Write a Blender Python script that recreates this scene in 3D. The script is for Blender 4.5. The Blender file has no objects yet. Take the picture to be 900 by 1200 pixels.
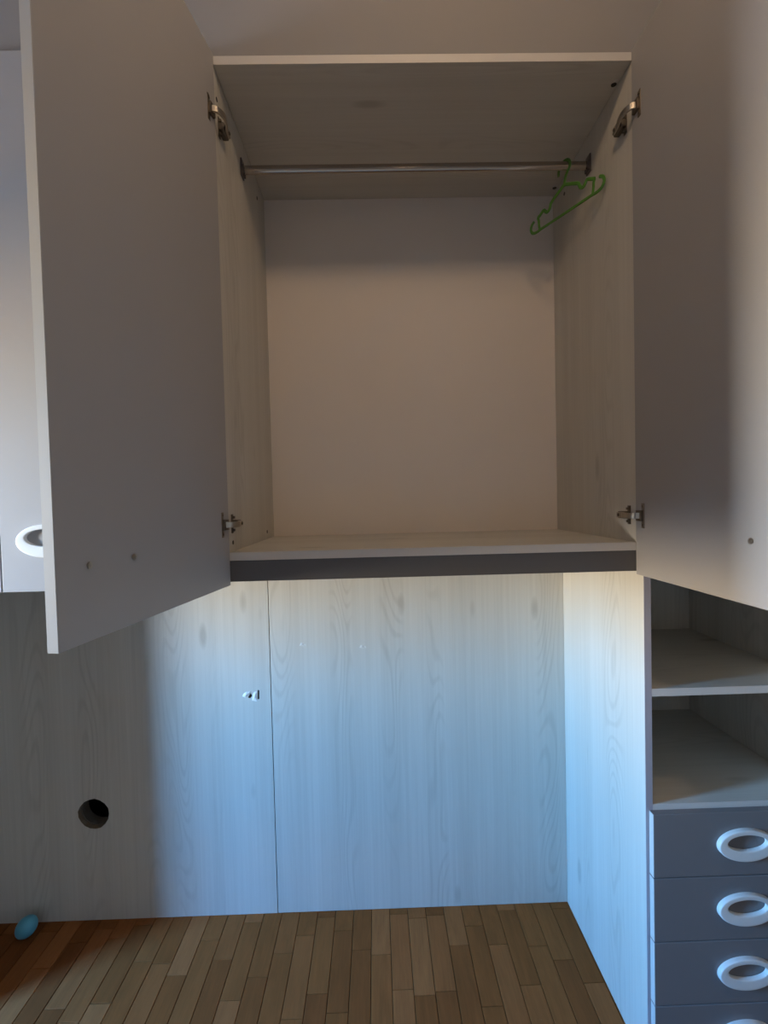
import bpy, bmesh, math, random
from mathutils import Vector, Matrix
random.seed(7)
C = bpy.context.scene.collection
SC = bpy.context.scene
PI = math.pi

# ------------------------------------------------------------------ camera
F_PX = 554.3                                    # focal length in pixels of the 900 x 1200 frame
fwd = Vector((0.015978, 0.999498, -0.027365))
rgt = Vector((0.999563, -0.016647, -0.024411))
up = Vector((0.024854, 0.026963, 0.999327))
cam_d = bpy.data.cameras.new('camera')
cam = bpy.data.objects.new('camera', cam_d); C.objects.link(cam)
cam.matrix_world = Matrix(((rgt.x, up.x, -fwd.x, 0.3968), (rgt.y, up.y, -fwd.y, -1.2688),
                           (rgt.z, up.z, -fwd.z, 1.6204), (0, 0, 0, 1)))
cam_d.sensor_fit = 'HORIZONTAL'; cam_d.sensor_width = 36.0
cam_d.lens = F_PX / 900 * 36.0
cam_d.clip_start = 0.02
SC.camera = cam

# ------------------------------------------------------------------ look
SC.view_settings.view_transform = 'Standard'
SC.view_settings.look = 'None'
SC.view_settings.gamma = 1.0
SC.view_settings.use_curve_mapping = False
SC.view_settings.exposure = 1.0

# ------------------------------------------------------------------ sky: low warm horizon under a blue vault, same all round
SKY = 125.0
world = bpy.data.worlds.new('world'); SC.world = world
world.use_nodes = True
wn = world.node_tree; wn.nodes.clear()
w_out = wn.nodes.new('ShaderNodeOutputWorld'); w_bg = wn.nodes.new('ShaderNodeBackground')
w_tc = wn.nodes.new('ShaderNodeTexCoord'); w_sep = wn.nodes.new('ShaderNodeSeparateXYZ')
w_map = wn.nodes.new('ShaderNodeMapRange'); w_ramp = wn.nodes.new('ShaderNodeValToRGB')
w_map.inputs['From Min'].default_value = -0.2; w_map.inputs['From Max'].default_value = 0.8
wn.links.new(w_tc.outputs['Generated'], w_sep.inputs[0]); wn.links.new(w_sep.outputs['Z'], w_map.inputs['Value'])
wn.links.new(w_map.outputs[0], w_ramp.inputs[0]); wn.links.new(w_ramp.outputs[0], w_bg.inputs[0])
wn.links.new(w_bg.outputs[0], w_out.inputs[0])
w_bg.inputs[1].default_value = SKY
els = w_ramp.color_ramp.elements
def sky_stop(s, c):                              # s = sine of the elevation
    e = els.new((s + 0.2) / 1.0); e.color = (*c, 1)
els[0].position = 0.0; els[0].color = (.13, .14, .16, 1)
els[1].position = 1.0; els[1].color = (.10, .34, 1.0, 1)
sky_stop(-0.16, (.24, .24, .24)); sky_stop(-0.11, (.74, .64, .52)); sky_stop(-0.04, (1.12, .81, .46))
sky_stop(0.00, (.96, .82, .60)); sky_stop(0.04, (.66, .84, .97)); sky_stop(0.085, (.42, .69, 1.0)); sky_stop(0.15, (.22, .55, 1.0)); sky_stop(0.26, (.13, .41, .86))

# daylight enters through the window in the left wall (portal: guides sampling only)
WX, WY0, WY1, WZ0, WZ1 = -2.70, -1.08, -0.66, 0.90, 2.14
pl = bpy.data.lights.new('window_portal', 'AREA'); pl.shape = 'RECTANGLE'
pl.size = WZ1 - WZ0; pl.size_y = WY1 - WY0; pl.cycles.is_portal = True
po = bpy.data.objects.new('window_portal', pl); C.objects.link(po)
po.location = (WX - 0.05, (WY0 + WY1) / 2, (WZ0 + WZ1) / 2); po.rotation_euler = (0, -PI / 2, 0)

LAMP = (0.58, -0.90, 3.205); LAMP_R = 0.080; LAMP_STRENGTH = 27.0

# ------------------------------------------------------------------ materials
def new_mat(name):
    m = bpy.data.materials.new(name); m.use_nodes = True
    nt = m.node_tree
    return m, nt, nt.nodes['Principled BSDF']
def node(nt, kind, **kw):
    n = nt.nodes.new(kind)
    for k, v in kw.items():
        if k in n.inputs: n.inputs[k].default_value = v
        else: setattr(n, k, v)
    return n
def plain(name, col, rough=.5, metal=0., spec=.5, bump=0., bscale=200., mottled=0.):
    m, nt, b = new_mat(name)
    b.inputs['Roughness'].default_value = rough; b.inputs['Metallic'].default_value = metal
    b.inputs['Specular IOR Level'].default_value = spec
    tc = node(nt, 'ShaderNodeTexCoord')
    n = node(nt, 'ShaderNodeTexNoise', Scale=6., Detail=4.)
    nt.links.new(tc.outputs['Object'], n.inputs['Vector'])
    mix = node(nt, 'ShaderNodeMix', data_type='RGBA')
    mix.inputs[6].default_value = (*[c * (1 - mottled) for c in col], 1)
    mix.inputs[7].default_value = (*[min(1, c * (1 + mottled)) for c in col], 1)
    nt.links.new(n.outputs['Fac'], mix.inputs[0]); nt.links.new(mix.outputs[2], b.inputs['Base Color'])
    if bump:
        n2 = node(nt, 'ShaderNodeTexNoise', Scale=bscale, Detail=2.)
        nt.links.new(tc.outputs['Object'], n2.inputs['Vector'])
        bp = node(nt, 'ShaderNodeBump', Strength=bump, Distance=.001)
        nt.links.new(n2.outputs['Fac'], bp.inputs['Height']); nt.links.new(bp.outputs[0], b.inputs['Normal'])
    return m

def laminate(name, light, dark, axis, strength=.5, rough=.45, knots=1.4):
    """pale larch-print board; the grain runs along axis (0 x, 1 y, 2 z)"""
    m, nt, b = new_mat(name); L = nt.links.new
    b.inputs['Roughness'].default_value = rough; b.inputs['Specular IOR Level'].default_value = .35
    tc = node(nt, 'ShaderNodeTexCoord')
    def stretched(across, along):
        mp = node(nt, 'ShaderNodeMapping')
        s = [across] * 3; s[axis] = along
        mp.inputs['Scale'].default_value = s
        L(tc.outputs['Object'], mp.inputs['Vector']); return mp
    fine = node(nt, 'ShaderNodeTexNoise', Scale=1., Detail=5., Roughness=.65)
    L(stretched(110., 1.6).outputs[0], fine.inputs['Vector'])
    broad = node(nt, 'ShaderNodeTexNoise', Scale=1., Detail=2., Roughness=.5)
    L(stretched(13., .35).outputs[0], broad.inputs['Vector'])
    # cathedral figure: contour lines of a smooth stretched field
    field = node(nt, 'ShaderNodeTexNoise', Scale=1., Detail=1., Roughness=.4, Distortion=.3)
    L(stretched(7., 1.1).outputs[0], field.inputs['Vector'])
    mul = node(nt, 'ShaderNodeMath', operation='MULTIPLY'); mul.inputs[1].default_value = 120.
    L(field.outputs['Fac'], mul.inputs[0])
    sn = node(nt, 'ShaderNodeMath', operation='SINE'); L(mul.outputs[0], sn.inputs[0])
    pw = node(nt, 'ShaderNodeMapRange'); pw.inputs['From Min'].default_value = .15; pw.inputs['From Max'].default_value = 1.
    L(sn.outputs[0], pw.inputs['Value'])
    # only some strips of the print are figured
    msk = node(nt, 'ShaderNodeTexNoise', Scale=1., Detail=0.)
    L(stretched(9., .3).outputs[0], msk.inputs['Vector'])
    mr = node(nt, 'ShaderNodeMapRange'); mr.inputs['From Min'].default_value = .5; mr.inputs['From Max'].default_value = .66
    L(msk.outputs['Fac'], mr.inputs['Value'])
    fig = node(nt, 'ShaderNodeMath', operation='MULTIPLY'); L(pw.outputs[0], fig.inputs[0]); L(mr.outputs[0], fig.inputs[1])
    # knots
    vo = node(nt, 'ShaderNodeTexVoronoi', Scale=1., Randomness=1.)
    L(stretched(7., 2.2).outputs[0], vo.inputs['Vector'])
    kr = node(nt, 'ShaderNodeMapRange'); kr.inputs['From Min'].default_value = .13; kr.inputs['From Max'].default_value = .03
    L(vo.outputs['Distance'], kr.inputs['Value'])
    # sum
    def madd(a, k, base):
        n = node(nt, 'ShaderNodeMath', operation='MULTIPLY_ADD'); n.inputs[1].default_value = k
        L(a, n.inputs[0])
        if isinstance(base, float): n.inputs[2].default_value = base
        else: L(base, n.inputs[2])
        return n.outputs[0]
    v = madd(fine.outputs['Fac'], 1.1 * strength, .15 - .55 * strength)
    v = madd(broad.outputs['Fac'], .9 * strength, v)
    v = madd(fig.outputs[0], .38 * strength, v)
    v = madd(kr.outputs[0], knots * .6, v)
    mix = node(nt, 'ShaderNodeMix', data_type='RGBA', clamp_factor=True)
    mix.inputs[6].default_value = (*light, 1); mix.inputs[7].default_value = (*dark, 1)
    L(v, mix.inputs[0]); L(mix.outputs[2], b.inputs['Base Color'])
    bp = node(nt, 'ShaderNodeBump', Strength=.08, Distance=.0006)
    L(fine.outputs['Fac'], bp.inputs['Height']); L(bp.outputs[0], b.inputs['Normal'])
    return m

def parquet(name, per_object):
    m, nt, b = new_mat(name); L = nt.links.new
    b.inputs['Roughness'].default_value = .6; b.inputs['Specular IOR Level'].default_value = .06
    tc = node(nt, 'ShaderNodeTexCoord'); geo = node(nt, 'ShaderNodeNewGeometry')
    if per_object:
        oi = node(nt, 'ShaderNodeObjectInfo'); rnd = oi.outputs['Random']
    else:
        rnd = geo.outputs['Random Per Island']
    off = node(nt, 'ShaderNodeVectorMath', operation='SCALE'); off.inputs[0].default_value = (13.7, 31.1, 7.3)
    L(rnd, off.inputs['Scale'])
    add = node(nt, 'ShaderNodeVectorMath', operation='ADD')
    L(tc.outputs['Object'], add.inputs[0]); L(off.outputs[0], add.inputs[1])
    mp = node(nt, 'ShaderNodeMapping'); mp.inputs['Scale'].default_value = (150., 9., 150.)
    L(add.outputs[0], mp.inputs['Vector'])
    gr = node(nt, 'ShaderNodeTexNoise', Scale=1., Detail=5., Roughness=.7); L(mp.outputs[0], gr.inputs['Vector'])
    mp2 = node(nt, 'ShaderNodeMapping'); mp2.inputs['Scale'].default_value = (22., 4., 22.)
    L(add.outputs[0], mp2.inputs['Vector'])
    fl = node(nt, 'ShaderNodeTexNoise', Scale=1., Detail=3., Roughness=.6, Distortion=.6); L(mp2.outputs[0], fl.inputs['Vector'])
    ramp = node(nt, 'ShaderNodeValToRGB')
    e = ramp.color_ramp.elements
    e[0].position = 0; e[0].color = (.20, .066, .019, 1); e[1].position = 1; e[1].color = (.34, .128, .042, 1)
    for p, c in ((.25, (.228, .079, .022)), (.5, (.252, .090, .026)), (.75, (.28, .098, .030))):
        k = e.new(p); k.color = (*c, 1)
    L(rnd, ramp.inputs[0])
    sm = node(nt, 'ShaderNodeMath', operation='ADD'); L(gr.outputs['Fac'], sm.inputs[0]); L(fl.outputs['Fac'], sm.inputs[1])
    rg = node(nt, 'ShaderNodeMapRange'); rg.inputs['From Min'].default_value = .65; rg.inputs['From Max'].default_value = 1.35
    rg.inputs['To Min'].default_value = .80; rg.inputs['To Max'].default_value = 1.18
    L(sm.outputs[0], rg.inputs['Value'])
    mul = node(nt, 'ShaderNodeVectorMath', operation='SCALE'); L(ramp.outputs[0], mul.inputs[0]); L(rg.outputs[0], mul.inputs['Scale'])
    # worn pale scuffs in the varnish
    sc = node(nt, 'ShaderNodeTexNoise', Scale=38., Detail=4., Roughness=.7, Distortion=1.5); L(add.outputs[0], sc.inputs['Vector'])
    sr = node(nt, 'ShaderNodeMapRange'); sr.inputs['From Min'].default_value = .70; sr.inputs['From Max'].default_value = .80
    sr.inputs['To Max'].default_value = .5
    L(sc.outputs['Fac'], sr.inputs['Value'])
    mx = node(nt, 'ShaderNodeMix', data_type='RGBA'); L(sr.outputs[0], mx.inputs[0]); L(mul.outputs[0], mx.inputs[6])
    mx.inputs[7].default_value = (.42, .32, .24, 1)
    L(mx.outputs[2], b.inputs['Base Color'])
    bp = node(nt, 'ShaderNodeBump', Strength=.15, Distance=.0006); L(gr.outputs['Fac'], bp.inputs['Height']); L(bp.outputs[0], b.inputs['Normal'])
    return m

LIGHT, DARK = (.70, .67, .61), (.47, .44, .39)
M = {
    'wood_z': laminate('larch_upright', LIGHT, DARK, 2, strength=.64),
    'wood_x': laminate('larch_lengthwise', LIGHT, DARK, 0),
    'inner_back': plain('cream_board', (.80, .72, .65), .55, mottled=.02),
    'edge': plain('board_edging', (.62, .585, .56), .5, mottled=.03),
    'lilac': plain('lilac_grey_laminate', (.375, .363, .366), .42, spec=.4, bump=.05, mottled=.015),
    'door_edge': plain('pale_door_edging', (.44, .42, .405), .5, mottled=.02),
    'drawer': plain('slate_lilac_laminate', (.195, .185, .19), .45, spec=.3, bump=.05, mottled=.015),
    'side_edge': plain('mauve_edging', (.40, .37, .42), .5),
    'rail': plain('charcoal_laminate', (.105, .10, .102), .45, mottled=.03),
    'white': plain('white_plastic', (.75, .75, .74), .35),
    'nickel': plain('nickel', (.45, .41, .36), .32, metal=1., mottled=.08),
    'dark_metal': plain('browned_steel', (.16, .135, .11), .4, metal=.8, mottled=.1),
    'brass_steel': plain('bronzed_steel', (.26, .22, .18), .35, metal=.9, mottled=.1),
    'chipboard': plain('raw_chipboard', (.20, .145, .095), .9, mottled=.3),
    'chrome': plain('chrome', (.46, .41, .37), .14, metal=1.),
    'bracket': plain('rail_socket', (.14, .11, .10), .45, metal=.3),
    'green': plain('green_plastic', (.085, .235, .032), .4, mottled=.05),
    'blue': plain('sky_blue_plastic', (.115, .43, .58), .38, mottled=.05),
    'cap': plain('dark_hole_cap', (.03, .025, .02), .6),
    'wall': plain('lilac_wall_paint', (.29, .275, .275), .85, bump=.25, bscale=60., mottled=.03),
    'room': plain('white_wall_paint', (.45, .43, .41), .85, bump=.2, bscale=60., mottled=.02),
    'plaster': plain('raw_plaster', (.125, .105, .085), .95, bump=.6, bscale=40., mottled=.35),
    'void': plain('duct_shade_black', (.02, .02, .02), .95),  # near-black: the darkness deep in the hole is put into the colour
    'scuff': plain('scuffed_laminate', (.70, .68, .64), .8),
    'torn': plain('torn_laminate', (.86, .86, .86), .8),
    'frame': plain('window_frame_white', (.75, .75, .74), .4),
    'parquet': parquet('parquet_plank', True),
    'parquet_far': parquet('parquet_far', False),
    'subfloor': plain('subfloor', (.03, .02, .015), .9),
}
# glass of the window: clear, with a faint sheen
gm, nt, b = new_mat('window_glass')
tr = node(nt, 'ShaderNodeBsdfTransparent'); tr.inputs[0].default_value = (.96, .97, .97, 1)
gl = node(nt, 'ShaderNodeBsdfGlossy'); gl.inputs['Roughness'].default_value = .02
ms = node(nt, 'ShaderNodeMixShader'); ms.inputs[0].default_value = .06
nt.links.new(tr.outputs[0], ms.inputs[1]); nt.links.new(gl.outputs[0], ms.inputs[2])
nt.links.new(ms.outputs[0], nt.nodes['Material Output'].inputs['Surface'])
M['glass'] = gm
lm, nt, b = new_mat('lamp_globe')
b.inputs['Base Color'].default_value = (.8, .75, .65, 1)
b.inputs['Emission Color'].default_value = (1., .70, .42, 1); b.inputs['Emission Strength'].default_value = LAMP_STRENGTH
M['globe'] = lm

# ------------------------------------------------------------------ mesh helpers
def box(bm, x0, x1, y0, y1, z0, z1, bev=0., seg=2):
    r = bmesh.ops.create_cube(bm, size=1.0)
    vs = r['verts']
    for v in vs:
        v.co = Vector(((x0 + x1) / 2 + v.co.x * (x1 - x0), (y0 + y1) / 2 + v.co.y * (y1 - y0), (z0 + z1) / 2 + v.co.z * (z1 - z0)))
    if bev:
        es = list({e for v in vs for e in v.link_edges})
        bmesh.ops.bevel(bm, geom=es, offset=bev, segments=seg, affect='EDGES', profile=.5)
    return bm
def B(*a, **k): return box(bmesh.new(), *a, **k)
def disc(bm, c, axis, r, h, n=20, bev=0.):
    """short cylinder centred at c along axis ('x','y','z')"""
    rot = {'x': Matrix.Rotation(PI / 2, 4, 'Y'), 'y': Matrix.Rotation(PI / 2, 4, 'X'), 'z': Matrix.Identity(4)}[axis]
    g = bmesh.ops.create_cone(bm, cap_ends=True, segments=n, radius1=r, radius2=r, depth=h, matrix=Matrix.Translation(c) @ rot)
    if bev:
        fs = {f for v in g['verts'] for f in v.link_faces if len(f.verts) > 4}
        bmesh.ops.bevel(bm, geom=list({e for f in fs for e in f.edges}), offset=bev, segments=2, affect='EDGES')
    return bm
def catmull(p, n=6):
    q = [Vector(a) for a in p]; out = []
    for i in range(len(q) - 1):
        a = q[max(i - 1, 0)]; b = q[i]; c = q[i + 1]; d = q[min(i + 2, len(q) - 1)]
        for k in range(n):
            t = k / n
            out.append(.5 * ((2 * b) + (c - a) * t + (2 * a - 5 * b + 4 * c - d) * t * t + (3 * b - a - 3 * c + d) * t ** 3))
    out.append(q[-1]); return out
def tube(bm, pts, ru, rv, side, n=10):
    """sweep an ellipse (ru in the plane of the path, rv along the constant vector side)"""
    side = Vector(side).normalized(); rings = []
    for i, p in enumerate(pts):
        t = (pts[min(i + 1, len(pts) - 1)] - pts[max(i - 1, 0)]).normalized()
        u = t.cross(side).normalized()
        rings.append([bm.verts.new(p + u * ru * math.cos(2 * PI * k / n) + side * rv * math.sin(2 * PI * k / n)) for k in range(n)])
    for a, b in zip(rings, rings[1:]):
        for k in range(n): bm.faces.new((a[k], a[(k + 1) % n], b[(k + 1) % n], b[k]))
    bm.faces.new(rings[0][::-1]); bm.faces.new(rings[-1])
    return bm
def plate(x0, x1, z0, z1, y0, y1, holes):
    """upright board with real holes (rings of (x, z)), front at y0 and rear at y1"""
    bm = bmesh.new()
    loops = [[(x0, z0), (x1, z0), (x1, z1), (x0, z1)]] + holes
    fr = []
    for lp in loops:
        vs = [bm.verts.new((x, y0, z)) for x, z in lp]
        for i in range(len(vs)): bm.edges.new((vs[i], vs[(i + 1) % len(vs)]))
        fr.append(vs)
    bmesh.ops.triangle_fill(bm, use_beauty=True, use_dissolve=False, edges=list(bm.edges), normal=(0, -1, 0))
    front = list(bm.faces); mp = {v: bm.verts.new((v.co.x, y1, v.co.z)) for vs in fr for v in vs}
    for f in front: bm.faces.new([mp[v] for v in reversed(f.verts)])
    for vs in fr:
        for i in range(len(vs)):
            a, b = vs[i], vs[(i + 1) % len(vs)]
            f = bm.faces.new((a, b, mp[b], mp[a]))
            if vs is not fr[0]: f.material_index = 1
    bmesh.ops.recalc_face_normals(bm, faces=list(bm.faces))
    return bm
def obj(name, bm, mat, parent=None, loc=(0, 0, 0), rotz=0., smooth=False):
    bmesh.ops.recalc_face_normals(bm, faces=list(bm.faces))
    me = bpy.data.meshes.new(name); bm.to_mesh(me); bm.free()
    me.materials.append(M[mat] if isinstance(mat, str) else mat)
    if smooth:
        me.polygons.foreach_set('use_smooth', [True] * len(me.polygons))
        me.set_sharp_from_angle(angle=math.radians(38))
    o = bpy.data.objects.new(name, me); C.objects.link(o)
    o.location = loc; o.rotation_euler = (0, 0, rotz)
    if parent: o.parent = parent
    return o
def thing(name, label, cat, loc, group=None, rotz=0.):
    o = bpy.data.objects.new(name, None); C.objects.link(o); o.empty_display_size = .1
    o.location = loc; o.rotation_euler = (0, 0, rotz); o['label'] = label; o['category'] = cat
    if group: o['group'] = group
    return o
def struct(name, bm, mat, parent=None, **k):
    o = obj(name, bm, mat, parent, **k)
    if parent is None: o['kind'] = 'structure'
    return o
def neg(v): return (-v[0], -v[1], -v[2])

# ------------------------------------------------------------------ dimensions (metres)
W, D, T = 1.10, 0.558, 0.018          # inside width and depth of the open cabinet, side board
ZB, ZT, TB = 1.487, 2.760, 0.022      # its floor (top face), its roof (under face), board
ZR = 1.408                            # lower edge of the dark rail and of the doors
ZD0, ZD1, DW, DT = 1.400, 2.783, .564, .019
X_NL = -1.154                         # left end of the desk niche
RX0, RX1 = W + T, 1.634               # tall cabinet at the right
RM = (2.6, -3.4, 3.30)                # right wall, wall behind the camera, ceiling

# ------------------------------------------------------------------ the room
# back wall with the pipe hole
def ring(cx, cz, r, n, wob, seed):
    rr = random.Random(seed)
    return [(cx + r * (1 + rr.uniform(-wob, wob)) * math.cos(2 * PI * k / n), cz + r * (1 + rr.uniform(-wob, wob)) * math.sin(2 * PI * k / n)) for k in range(n)]
HX, HZ = -.7325, .423
wall_back = struct('wall_back', plate(-2.7, RM[0], 0, RM[2], .580, .622, [ring(HX + .004, HZ + .004, .060, 28, .012, 3)]), 'plaster')
obj('duct_lining', B(HX - .13, HX + .13, .98, 1.0, HZ - .13, HZ + .13), 'void', wall_back)
bm = bmesh.new()
for a in ((HX - .15, HX - .13, .623, 1.0, HZ - .15, HZ + .15), (HX + .13, HX + .15, .623, 1.0, HZ - .15, HZ + .15),
          (HX - .13, HX + .13, .623, 1.0, HZ + .13, HZ + .15), (HX - .13, HX + .13, .623, 1.0, HZ - .15, HZ - .13)): box(bm, *a)
obj('duct_wall', bm, 'void', wall_back)
# the two larch boards that line the niche behind the desk space
hole = ring(HX, HZ, .0595, 17, .035, 11)
slot = [(-.083, .856), (-.0765, .854), (-.0755, .889), (-.0815, .891)]
pit = [(-.120, .862), (-.111, .860), (-.104, .868), (-.108, .880), (-.115, .872)]
pn = obj('back_board', plate(X_NL, -.0315, 0.001, 1.445, D, .578, [hole, slot, pit]), 'wood_z', wall_back)
pn.data.materials.append(M['chipboard']); wall_back.data.materials.append(M['plaster'])
pn['label'] = 'larch board with a round pipe hole'
bm = bmesh.new()
def flake(bm, pts, y=D, h=.004):
    c = Vector((sum(p[0] for p in pts) / len(pts), y - h, sum(p[1] for p in pts) / len(pts)))
    vs = [bm.verts.new((p[0], y - .0002, p[1])) for p in pts]; t = bm.verts.new(c)
    vb = [bm.verts.new((p[0], y + .001, p[1])) for p in pts]
    n = len(pts)
    for i in range(n):
        bm.faces.new((vs[i], vs[(i + 1) % n], t)); bm.faces.new((vb[i], vb[(i + 1) % n], vs[(i + 1) % n], vs[i]))
for pts in ([(-.142, .868), (-.135, .880), (-.124, .886), (-.116, .878), (-.121, .868), (-.131, .862)],
            [(-.104, .850), (-.0845, .846), (-.0845, .886), (-.096, .884), (-.101, .872)],
            [(-.121, .884), (-.110, .886), (-.108, .881), (-.117, .880)]): flake(bm, pts)
fl = obj('torn_laminate', bm, 'torn', pn); fl['label'] = 'white torn chips around a small gouge'
p2 = obj('back_board', B(-.0285, W + T, D, .578, .001, 1.445, bev=.0008, seg=1), 'wood_z', wall_back)
bm = bmesh.new()
for cx, cz in ((.095, 1.063), (.327, 1.048)):
    flake(bm, [(cx - .010, cz - .004), (cx - .004, cz + .008), (cx + .005, cz + .006), (cx + .007, cz - .006)], h=.002)
    flake(bm, [(cx + .008, cz - .003), (cx + .010, cz + .004), (cx + .018, cz - .001), (cx + .015, cz - .006)], h=.0015)
obj('torn_laminate', bm, 'scuff', p2)

# left wall with its window
def wall_with_opening(name, x0, x1, ya, yb, za, zb, wy0, wy1, wz0, wz1, mat):
    bm = bmesh.new()
    box(bm, x0, x1, ya, wy0, za, zb); box(bm, x0, x1, wy1, yb, za, zb)
    box(bm, x0, x1, wy0, wy1, za, wz0); box(bm, x0, x1, wy0, wy1, wz1, zb)
    return struct(name, bm, mat)
wall_with_opening('wall_left', -2.82, -2.70, -3.52, .69, 0, RM[2], WY0 - .07, WY1 + .07, WZ0 - .07, WZ1 + .07, 'room')
bm = bmesh.new()
for a in ((WY0 - .07, WY0, WZ0 - .07, WZ1 + .07), (WY1, WY1 + .07, WZ0 - .07, WZ1 + .07), (WY0, WY1, WZ0 - .07, WZ0), (WY0, WY1, WZ1, WZ1 + .07)):
    box(bm, -2.80, -2.73, a[0], a[1], a[2], a[3], bev=.004)
win = struct('window_1', bm, 'frame')
obj('pane', B(-2.772, -2.768, WY0, WY1, WZ0, WZ1), 'glass', win)
obj('handle', B(-2.73, -2.70, WY1 + .02, WY1 + .05, 1.55, 1.70, bev=.006), 'white', win, smooth=True)
struct('trim_1', B(-2.70, -2.62, WY0 - .12, WY1 + .12, WZ0 - .10, WZ0 - .07, bev=.004), 'frame')
struct('wall_right', B(RM[0], RM[0] + .12, -3.52, .69, 0, RM[2]), 'room')
struct('wall_front', B(-2.70, RM[0], -3.52, -3.40, 0, RM[2]), 'room')
struct('ceiling', B(-2.82, RM[0] + .12, -3.52, .69, RM[2], RM[2] + .12), 'room')
# the painted bulkhead above the built-in cupboards
struct('wall_bulkhead', B(-2.70, RM[0], .002, .575, 2.7845, RM[2] - .001), 'wall')

# ------------------------------------------------------------------ floor: strip parquet, each plank near the niche its own piece
fl = struct('floor', B(-2.82, RM[0] + .12, -3.52, .69, -.14, -.0135), 'subfloor')
PW, PL = .0705, .285
def plank_bm(bm, x0, x1, y0, y1, dz=0.):
    g = .0009; r = bmesh.ops.create_cube(bm, size=1.0); vs = r['verts']
    for v in vs:
        v.co = Vector(((x0 + x1) / 2 + v.co.x * (x1 - x0 - 2 * g), (y0 + y1) / 2 + v.co.y * (y1 - y0 - 2 * g), -.0065 + dz + v.co.z * .013))
    return vs
base = bmesh.new(); plank_bm(base, -PW / 2, PW / 2, -PL / 2, PL / 2)
top = [e for e in base.edges if all(v.co.z > -.001 for v in e.verts)]
bmesh.ops.bevel(base, geom=top, offset=.0012, segments=1, affect='EDGES')
pm = bpy.data.meshes.new('plank'); base.to_mesh(pm); base.free(); pm.materials.append(M['parquet'])
far = bmesh.new()
k0, k1 = int((-2.7 - .41) / PW) - 1, int((RM[0] - .41) / PW) + 1
YB = .577
rp = random.Random(21)
for k in range(k0, k1 + 1):
    xa, xb = max(.41 + k * PW, -2.699), min(.41 + (k + 1) * PW, RM[0] - .001)
    if xb - xa < .01: continue
    y = YB - PL * (rp.choice((.18, .40, .68, .92)) + rp.uniform(-.05, .05)); hi = YB
    first = True
    while hi > -3.399:
        lo = max(y, -3.399)
        if hi - lo < .01: break
        near = xa > X_NL - .06 and xb < W + T + .09 and hi > -.30
        if near:
            o = bpy.data.objects.new('plank', pm); C.objects.link(o); o.parent = fl
            o.location = ((xa + xb) / 2, (lo + hi) / 2, rp.uniform(-.0003, .0002)); o.scale = ((xb - xa) / PW, (hi - lo) / PL, 1)
            o.rotation_euler = (rp.uniform(-.0004, .0004), rp.uniform(-.003, .003), 0)
        else:
            plank_bm(far, xa, xb, lo, hi, rp.uniform(-.0003, .0002))
        hi = y; y -= PL
fo = obj('parquet_field', far, 'parquet_far', fl); fo['kind'] = 'stuff'

# ------------------------------------------------------------------ handle, hinge, door
def handle_bm(n=56):
    """oval pull, centre at the origin, back on y = 0, face towards -y; the eye sits above the middle"""
    bm = bmesh.new(); A, Bv = .078, .0440; a, b, dz = .0545, .0225, .0085
    rows = []
    for t, y in ((0, 0.), (0, -.0085), (.03, -.0108), (.09, -.0122), (.16, -.0126), (.22, -.0127), (.50, -.0128), (.86, -.0127), (.93, -.0126), (.98, -.0121), (1., -.0112), (1., -.001)):
        r = []
        for k in range(n):
            th = 2 * PI * k / n
            x = (A + (a - A) * t) * math.cos(th); z = (Bv + (b - Bv) * t) * math.sin(th) + dz * t
            r.append(bm.verts.new((x, y, z)))
        rows.append(r)
    rows.append(rows[0])
    for p, q in zip(rows, rows[1:]):
        for k in range(n): bm.faces.new((p[k], p[(k + 1) % n], q[(k + 1) % n], q[k]))
    return bm
HANDLE = None
def handle(parent, loc, rotz=0.):
    global HANDLE
    if HANDLE is None:
        HANDLE = obj('handle', handle_bm(), 'white', parent, loc, rotz, smooth=True); return HANDLE
    o = HANDLE.copy(); C.objects.link(o); o.parent = parent; o.location = loc; o.rotation_euler = (0, 0, rotz)
    return o
HS, HZC = .442, 1.527                     # handle: distance from the hinge edge, height

def leaf(parent, base, hinge, ang, side, hs=HS, x0=.003):
    """cupboard door in its own frame: local +x runs from the hinge to the free edge, local +y is the thickness
       side +1: the outer face is at local y = +DT, -1: at local y = -DT"""
    y0, y1 = (0, DT) if side > 0 else (-DT, 0)
    d = obj('door', B(x0, DW - .001, y0, y1, ZD0, ZD1, bev=.0012, seg=2), 'lilac', parent,
            (hinge[0] - base[0], hinge[1] - base[1], -base[2]), ang)
    d['label'] = 'swung open'
    handle(d, (hs, y1 if side > 0 else y0, HZC), PI if side > 0 else 0.)
    for s in (hs - .055, hs + .055):
        yy = y0 if side > 0 else y1; sg = -1 if side > 0 else 1
        bm = bmesh.new(); disc(bm, (s, yy + sg * .0015, HZC - .003), 'y', .0058, .003, 16, .0010)
        disc(bm, (s, yy + sg * .0032, HZC - .003), 'y', .0024, .001, 10)
        obj('handle_screw', bm, 'nickel', d, smooth=True)
    obj('edge_banding', B(DW - .0012, DW, y0 + .0004, y1 - .0004, ZD0 + .0004, ZD1 - .0004), 'door_edge', d)
    return d

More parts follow.
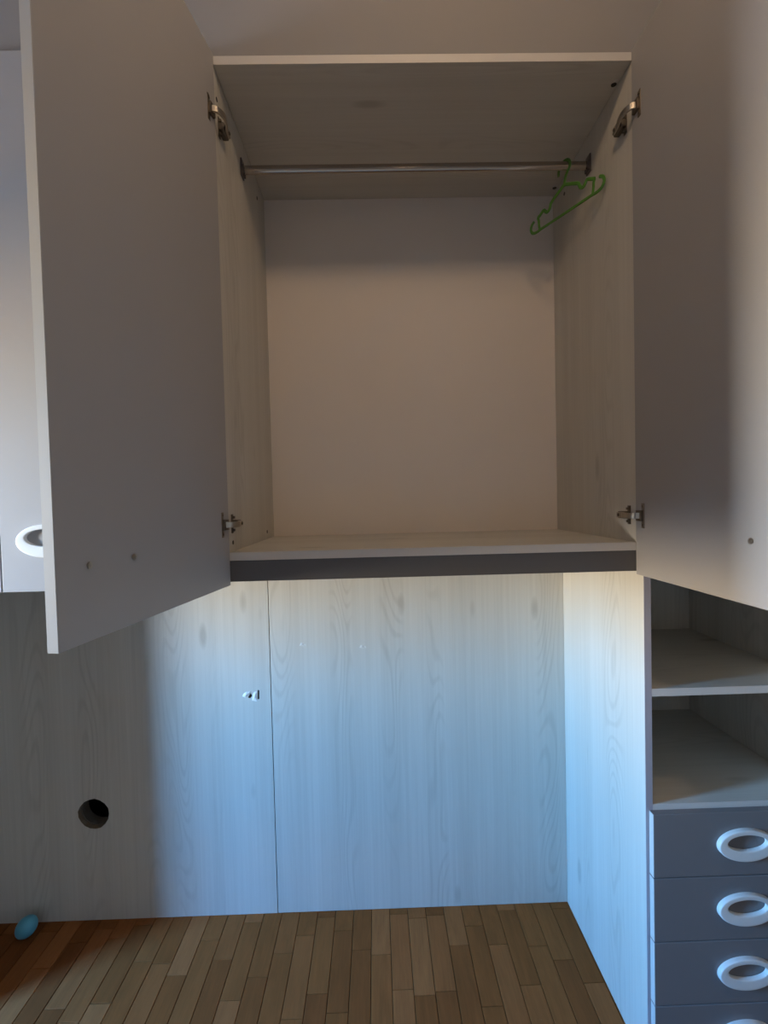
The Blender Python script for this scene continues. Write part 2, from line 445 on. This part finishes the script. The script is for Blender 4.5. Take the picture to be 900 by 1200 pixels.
def hinge(cab, base, x_face, sx, z, door_dir, door_n):
    """concealed hinge joining side board (inner face x_face, its inside towards sx) and an open door (inner face through (x_face,0), inward normal door_n)"""
    bl = Vector(neg(base)); dd = Vector((*door_dir, 0)); dn = Vector((*door_n, 0))
    O = Vector((x_face, 0, z))
    # mounting plate: cross shaped, on the side board
    bm = bmesh.new()
    def bx(bm, x0, x1, y0, y1, z0, z1, bev=.001):
        xa, xb = sorted((x_face + sx * x0, x_face + sx * x1)); box(bm, xa, xb, y0, y1, z + z0, z + z1, bev=bev)
    bx(bm, .0002, .003, .026, .040, -.026, .026); bx(bm, .003, .0085, .028, .038, -.021, -.014); bx(bm, .003, .0085, .028, .038, .014, .021)
    bx(bm, .0002, .017, .024, .068, -.010, .010, .003)
    mp = obj('hinge', bm, 'dark_metal', cab, bl, smooth=True)
    # cup flange lying on the door's inner face
    def on_door(bm, s0, s1, n0, n1, z0, z1, bev=.0008):
        t = bmesh.new(); box(t, s0, s1, n0, n1, z0, z1, bev=bev)
        m = Matrix(((dd.x, dn.x, 0, O.x), (dd.y, dn.y, 0, O.y), (0, 0, 1, O.z), (0, 0, 0, 1)))
        bmesh.ops.transform(t, matrix=m, verts=list(t.verts)); me = bpy.data.meshes.new('t'); t.to_mesh(me); t.free()
        bm.from_mesh(me); bpy.data.meshes.remove(me)
    bm = bmesh.new(); on_door(bm, .030, .043, .0002, .0045, -.033, .033, .0015)
    f = obj('cup_flange', bm, 'brass_steel', mp, smooth=True)
    bm = bmesh.new()
    for zz in (-.025, .025): on_door(bm, .0335, .0395, .0040, .0056, zz - .003, zz + .003, .0008)
    on_door(bm, .014, .038, .0002, .0100, -.014, .014)
    obj('hinge_cup', bm, 'dark_metal', mp, smooth=True)
    # bent arm
    side = Vector((0, 0, 1)); a = O + dd * .030 + dn * .006
    pts = catmull([a, O + dd * .024 + dn * .019, O + Vector((sx * .0265, -.004, 0)), O + Vector((sx * .0250, .020, 0)), O + Vector((sx * .0200, .036, 0)), O + Vector((sx * .0195, .062, 0))], 4)
    bm = bmesh.new()
    # rectangular section
    rings = []
    for i, p in enumerate(pts):
        t = (pts[min(i + 1, len(pts) - 1)] - pts[max(i - 1, 0)]).normalized(); u = t.cross(side)
        rings.append([bm.verts.new(p + u * cu + side * cv) for cu, cv in ((.0028, .0075), (-.0028, .0075), (-.0028, -.0075), (.0028, -.0075))])
    for p, q in zip(rings, rings[1:]):
        for k in range(4): bm.faces.new((p[k], p[(k + 1) % 4], q[(k + 1) % 4], q[k]))
    bm.faces.new(rings[0]); bm.faces.new(rings[-1])
    obj('hinge_arm', bm, 'nickel', mp)
    bm = bmesh.new(); disc(bm, O + Vector((sx * .0225, .052, 0)), 'x', .0045, .004, 12, .0008)
    obj('hinge_screw', bm, 'dark_metal', mp, smooth=True)
    return mp

# ------------------------------------------------------------------ the open cupboard in the middle
b0 = (W / 2, D / 2, ZR)
cab = thing('wall_cabinet', 'open wall cupboard with two wide open doors and an empty pale inside', 'cupboard', b0)
nb = neg(b0)
TOPZ = ZT + TB
s1 = obj('side_panel', B(-T, 0, 0, D + .018, ZR, TOPZ, bev=.0006, seg=1), 'wood_z', cab, nb)
s2 = obj('side_panel', B(W, W + T, 0, D + .018, ZR, TOPZ, bev=.0006, seg=1), 'wood_z', cab, nb)
tp = obj('top_board', B(.0012, W - .0012, .0004, D - .0008, ZT, TOPZ - .0002), 'wood_x', cab, nb)
obj('front_edging', B(.0002, W - .0002, -.0008, .0004, ZT, TOPZ - .0002), 'edge', tp)
bt = obj('bottom_board', B(.0012, W - .0012, .0004, D - .0008, ZB - TB, ZB), 'wood_x', cab, nb)
obj('front_edging', B(.0002, W - .0002, -.0008, .0004, ZB - TB, ZB), 'edge', bt)
obj('back_panel', B(.0002, W - .0002, D + .0002, D + .017, ZB - TB, TOPZ), 'inner_back', cab, nb)
obj('valance_rail', B(.0002, W - .0002, .001, .019, ZR + .0005, ZB - TB - .0003, bev=.0008, seg=1), 'rail', cab, nb)['label'] = 'charcoal rail under the bottom board'
# connector caps drilled in the boards
def cap(parent, c, axis, r=.0058):
    bm = bmesh.new(); disc(bm, c, axis, r, .0012, 16); obj('connector_cap', bm, 'cap', parent)
cap(s1, (.0005, .037, 1.511), 'x'); cap(s1, (.0005, .445, 1.513), 'x'); cap(s1, (.0005, .449, 2.700), 'x'); cap(s1, (.0005, .022, 2.690), 'x')
for y in (.071, .509):
    cap(tp, (1.088, y, ZT - .0005), 'z', .0075)
    obj('connector_sleeve', disc(bmesh.new(), (1.088, y - .010, ZT - .0005), 'z', .008, .001, 16), 'edge', tp)
cap(s2, (W - .0005, .449, 2.700), 'x')
# clothes rail
YRD, ZRD = .252, 2.663
bm = bmesh.new(); tube(bm, [Vector((.004 + (W - .008) * i / 8, YRD, ZRD)) for i in range(9)], .0075, .0140, (0, 0, 1), 20)
rail = obj('clothes_rail', bm, 'chrome', cab, nb, smooth=True)
for x0, x1, xc in ((.0003, .005, .010), (W - .005, W - .0003, W - .010)):
    bm = bmesh.new(); box(bm, x0, x1, YRD - .015, YRD + .015, ZRD - .024, ZRD + .030, bev=.0015)
    box(bm, min(xc, x1) - .0, max(xc, x1) + .0 if xc > x1 else x1, YRD - .0120, YRD + .0120, ZRD - .0185, ZRD - .0150)
    box(bm, *(sorted((xc, (x0 + x1) / 2))), YRD - .0125, YRD - .0085, ZRD - .0185, ZRD + .010)
    box(bm, *(sorted((xc, (x0 + x1) / 2))), YRD + .0085, YRD + .0125, ZRD - .0185, ZRD + .010)
    obj('rail_socket', bm, 'bracket', rail, smooth=True)
# doors: left one stands at 99 degrees, right one at 91
TL, TR = math.radians(80.95), math.radians(88.96)
dl = (-math.cos(TL), -math.sin(TL)); nl = (math.sin(TL), -math.cos(TL))
dr = (math.cos(TR), -math.sin(TR)); nr = (-math.sin(TR), -math.cos(TR))
leaf(cab, b0, (.0035, 0), math.atan2(dl[1], dl[0]), -1, x0=.0036)
leaf(cab, b0, (W - .0025, 0), math.atan2(dr[1], dr[0]), 1, x0=.0016)
for z in (2.6245, 1.563):
    hinge(cab, b0, 0, 1, z, dl, nl); hinge(cab, b0, W, -1, z - .003, dr, nr)

# ------------------------------------------------------------------ the shut cupboard left of it
b1 = (-.586, D / 2, ZR)
cb2 = thing('wall_cabinet', 'shut lilac-grey wall cupboard at the left edge, half behind the open door', 'cupboard', b1)
n1 = neg(b1)
XL = -.0182
obj('side_panel', B(XL - T, XL, .0005, D + .018, ZR, TOPZ), 'wood_z', cb2, n1); obj('side_panel', B(X_NL, X_NL + T, .0005, D + .018, ZR, TOPZ), 'wood_z', cb2, n1)
obj('top_board', B(X_NL + T, XL - T, .0005, D, ZT, TOPZ), 'wood_x', cb2, n1); obj('bottom_board', B(X_NL + T, XL - T, .0005, D, ZB - TB, ZB), 'wood_x', cb2, n1)
obj('back_panel', B(X_NL + T, XL - T, D, D + .017, ZB - TB, TOPZ), 'inner_back', cb2, n1)
obj('valance_rail', B(X_NL + T, XL - T, .001, .019, ZR, ZB - TB), 'rail', cb2, n1)
for xa, xb, hx in ((-.586, -.0245, -.462), (-1.1515, -.5895, -.7135)):
    d = obj('door', B(xa, xb, -DT - .001, -.001, ZD0, ZD1, bev=.0012), 'lilac', cb2, n1)
    handle(d, (hx, -DT - .001, HZC + .006))

# ------------------------------------------------------------------ tall cupboard with shelves and drawers at the right
def tall(xa, xb, label, with_drawers, y0=0.):
    base = ((xa + xb) / 2, D / 2, 0); n = neg(base)
    t = thing('tall_cabinet', label, 'cupboard', base)
    e = .019
    for p0, p1 in ((xa, xa + e), (xb - e, xb)):
        p = obj('side_panel', B(p0, p1, .0008 + y0, D + .018, .0005, TOPZ, bev=.0005, seg=1), 'wood_z', t, n)
        obj('front_edging', B(p0, p1, -.0006 + y0, .0007 + y0, .0005, TOPZ), 'side_edge', p)
    ia, ib = xa + e + .0002, xb - e - .0002
    obj('back_panel', B(ia, ib, D, D + .016, .03, TOPZ), 'wood_z', t, n)
    for z in (1.420, 2.780, .762, 1.083) if with_drawers else (1.420, 2.780, .06):
        sh = obj('shelf', B(ia, ib, .0012 + y0, D, z - .021, z), 'wood_x', t, n)
        obj('front_edging', B(ia, ib, -.0004 + y0, .0011 + y0, z - .021, z), 'edge', sh)
    obj('plinth', B(ia, ib, .03 + y0, .048 + y0, .0005, .055), 'rail', t, n)
    m = (xa + xb) / 2
    d = obj('door', B(xa + .008, xb - .008, -DT - .001 + y0, -.001 + y0, ZD0, ZD1, bev=.0012), 'lilac', t, n)
    handle(d, (xb - .13 if with_drawers else xa + .13, -DT - .001 + y0, HZC))
    if with_drawers:
        first = None; pitch = .179; z1 = .747
        for i in range(4):
            if first is None:
                first = obj('drawer', B(xa + .009, xb - .009, -.0215, -.0012, z1 - pitch + .003, z1, bev=.0016), 'drawer', t, n); d = first
            else:
                d = first.copy(); C.objects.link(d); d.parent = t; d.location = (n[0], n[1], n[2] - pitch * i)
            if i == 0: eb = obj('edge_banding', B(xa + .0083, xa + .0091, -.0208, -.0016, z1 - pitch + .0036, z1 - .0006), 'edge', d)
            else: e2 = eb.copy(); C.objects.link(e2); e2.parent = d
            handle(d, (m + .001, -.0215, z1 - pitch / 2 + .001))
            if i < 4:
                bx = bmesh.new(); zz = z1 - pitch + .02
                box(bx, ia + .012, ib - .012, .004, .49, zz, zz + .012); box(bx, ia + .012, ia + .026, .004, .49, zz, zz + .11); box(bx, ib - .026, ib - .012, .004, .49, zz, zz + .11)
                box(bx, ia + .026, ib - .026, .478, .49, zz, zz + .11)
                obj('drawer_box', bx, 'edge', d)
    else:
        obj('door', B(xa + .008, xb - .008, -DT - .001 + y0, -.001 + y0, .06, ZD0 - .004, bev=.0012), 'lilac', t, n)
    return t
tall(RX0 + .0004, RX1, 'tall cupboard with two open shelves above a column of grey drawers', True)
tall(X_NL - .52, X_NL - .0004, 'unseen tall shut cupboard added to shade the left end of the niche', False, .112)  # added out of view; its setback places the shadow edge on the back boards

# ------------------------------------------------------------------ green hanger on the rail
hb = (1.0235, .2627); hd = Vector((.4623, -.8867, 0)); hn = Vector((hd.y, -hd.x, 0))
hg = thing('clothes_hanger', 'small green plastic hanger hooked on the metal rail', 'hanger', (hb[0], hb[1], 2.52))
def HP(s, z): return Vector((hd.x * s, hd.y * s, z - 2.52))
R_ = .0048
bm = bmesh.new()
hook = [(-.0215, 2.6505), (-.0215, 2.662), (-.015, 2.676), (-.001, 2.6845), (.0135, 2.682), (.0225, 2.670), (.0215, 2.656), (.0125, 2.645), (.006, 2.634), (.002, 2.620), (.000, 2.606)]
tube(bm, catmull([HP(*p) for p in hook], 5), R_, .0030, hn, 8)
obj('hook', bm, 'green', hg, smooth=True)
bm = bmesh.new()
for s in (-1, 1):
    sh = [(0, 2.612), (.018, 2.603), (.040, 2.592), (.054, 2.583), (.060, 2.569), (.070, 2.563), (.079, 2.570), (.086, 2.577), (.100, 2.570), (.112, 2.564)]
    tube(bm, catmull([HP(s * a, z) for a, z in sh], 4), .0054, .0032, hn, 8)
    lp = [(.100, 2.5215), (.120, 2.5205), (.136, 2.526), (.1435, 2.540), (.139, 2.554), (.128, 2.561)]
    tube(bm, catmull([HP(s * a, z) for a, z in lp], 5), .0050, .0032, hn, 8)
    st = [(.112, 2.564), (.108, 2.555), (.107, 2.540), (.104, 2.522)]
    tube(bm, catmull([HP(s * a, z) for a, z in st], 4), .0044, .0030, hn, 8)
obj('shoulder', bm, 'green', hg, smooth=True)
bm = bmesh.new(); tube(bm, [HP(-.102, 2.5215), HP(0, 2.521), HP(.102, 2.5215)], .0048, .0032, hn, 8)
obj('trouser_bar', bm, 'green', hg, smooth=True)

# ------------------------------------------------------------------ blue toy egg by the foot of the wall
bm = bmesh.new(); bmesh.ops.create_uvsphere(bm, u_segments=32, v_segments=20, radius=1.)
for v in bm.verts:
    z = v.co.z; k = 1 + .06 * z
    v.co = Vector((v.co.x * .034 * k, v.co.y * .034 * k, z * .0455))
bmesh.ops.transform(bm, matrix=Matrix.Rotation(math.radians(14), 4, 'X') @ Matrix.Rotation(math.radians(42), 4, 'Y'), verts=list(bm.verts))
zmin = min(v.co.z for v in bm.verts); ymax = max(v.co.y for v in bm.verts)
eg = obj('toy_egg', bm, 'blue', None, (-.962, D - .030 - ymax, -zmin + .0003), smooth=True)
eg['label'] = 'small sky-blue egg-shaped ball on the floor by the wall'; eg['category'] = 'ball'

# ------------------------------------------------------------------ ceiling lamp of the room
lp = thing('ceiling_lamp', 'round warm ceiling lamp above the open cupboard', 'lamp', (LAMP[0], LAMP[1], RM[2]))
bm = bmesh.new(); disc(bm, (0, 0, -.012), 'z', .06, .022, 28, .004); obj('canopy', bm, 'white', lp, smooth=True)
bm = bmesh.new(); bmesh.ops.create_uvsphere(bm, u_segments=28, v_segments=16, radius=LAMP_R)
obj('lamp_globe', bm, 'globe', lp, (0, 0, LAMP[2] - RM[2]), smooth=True)
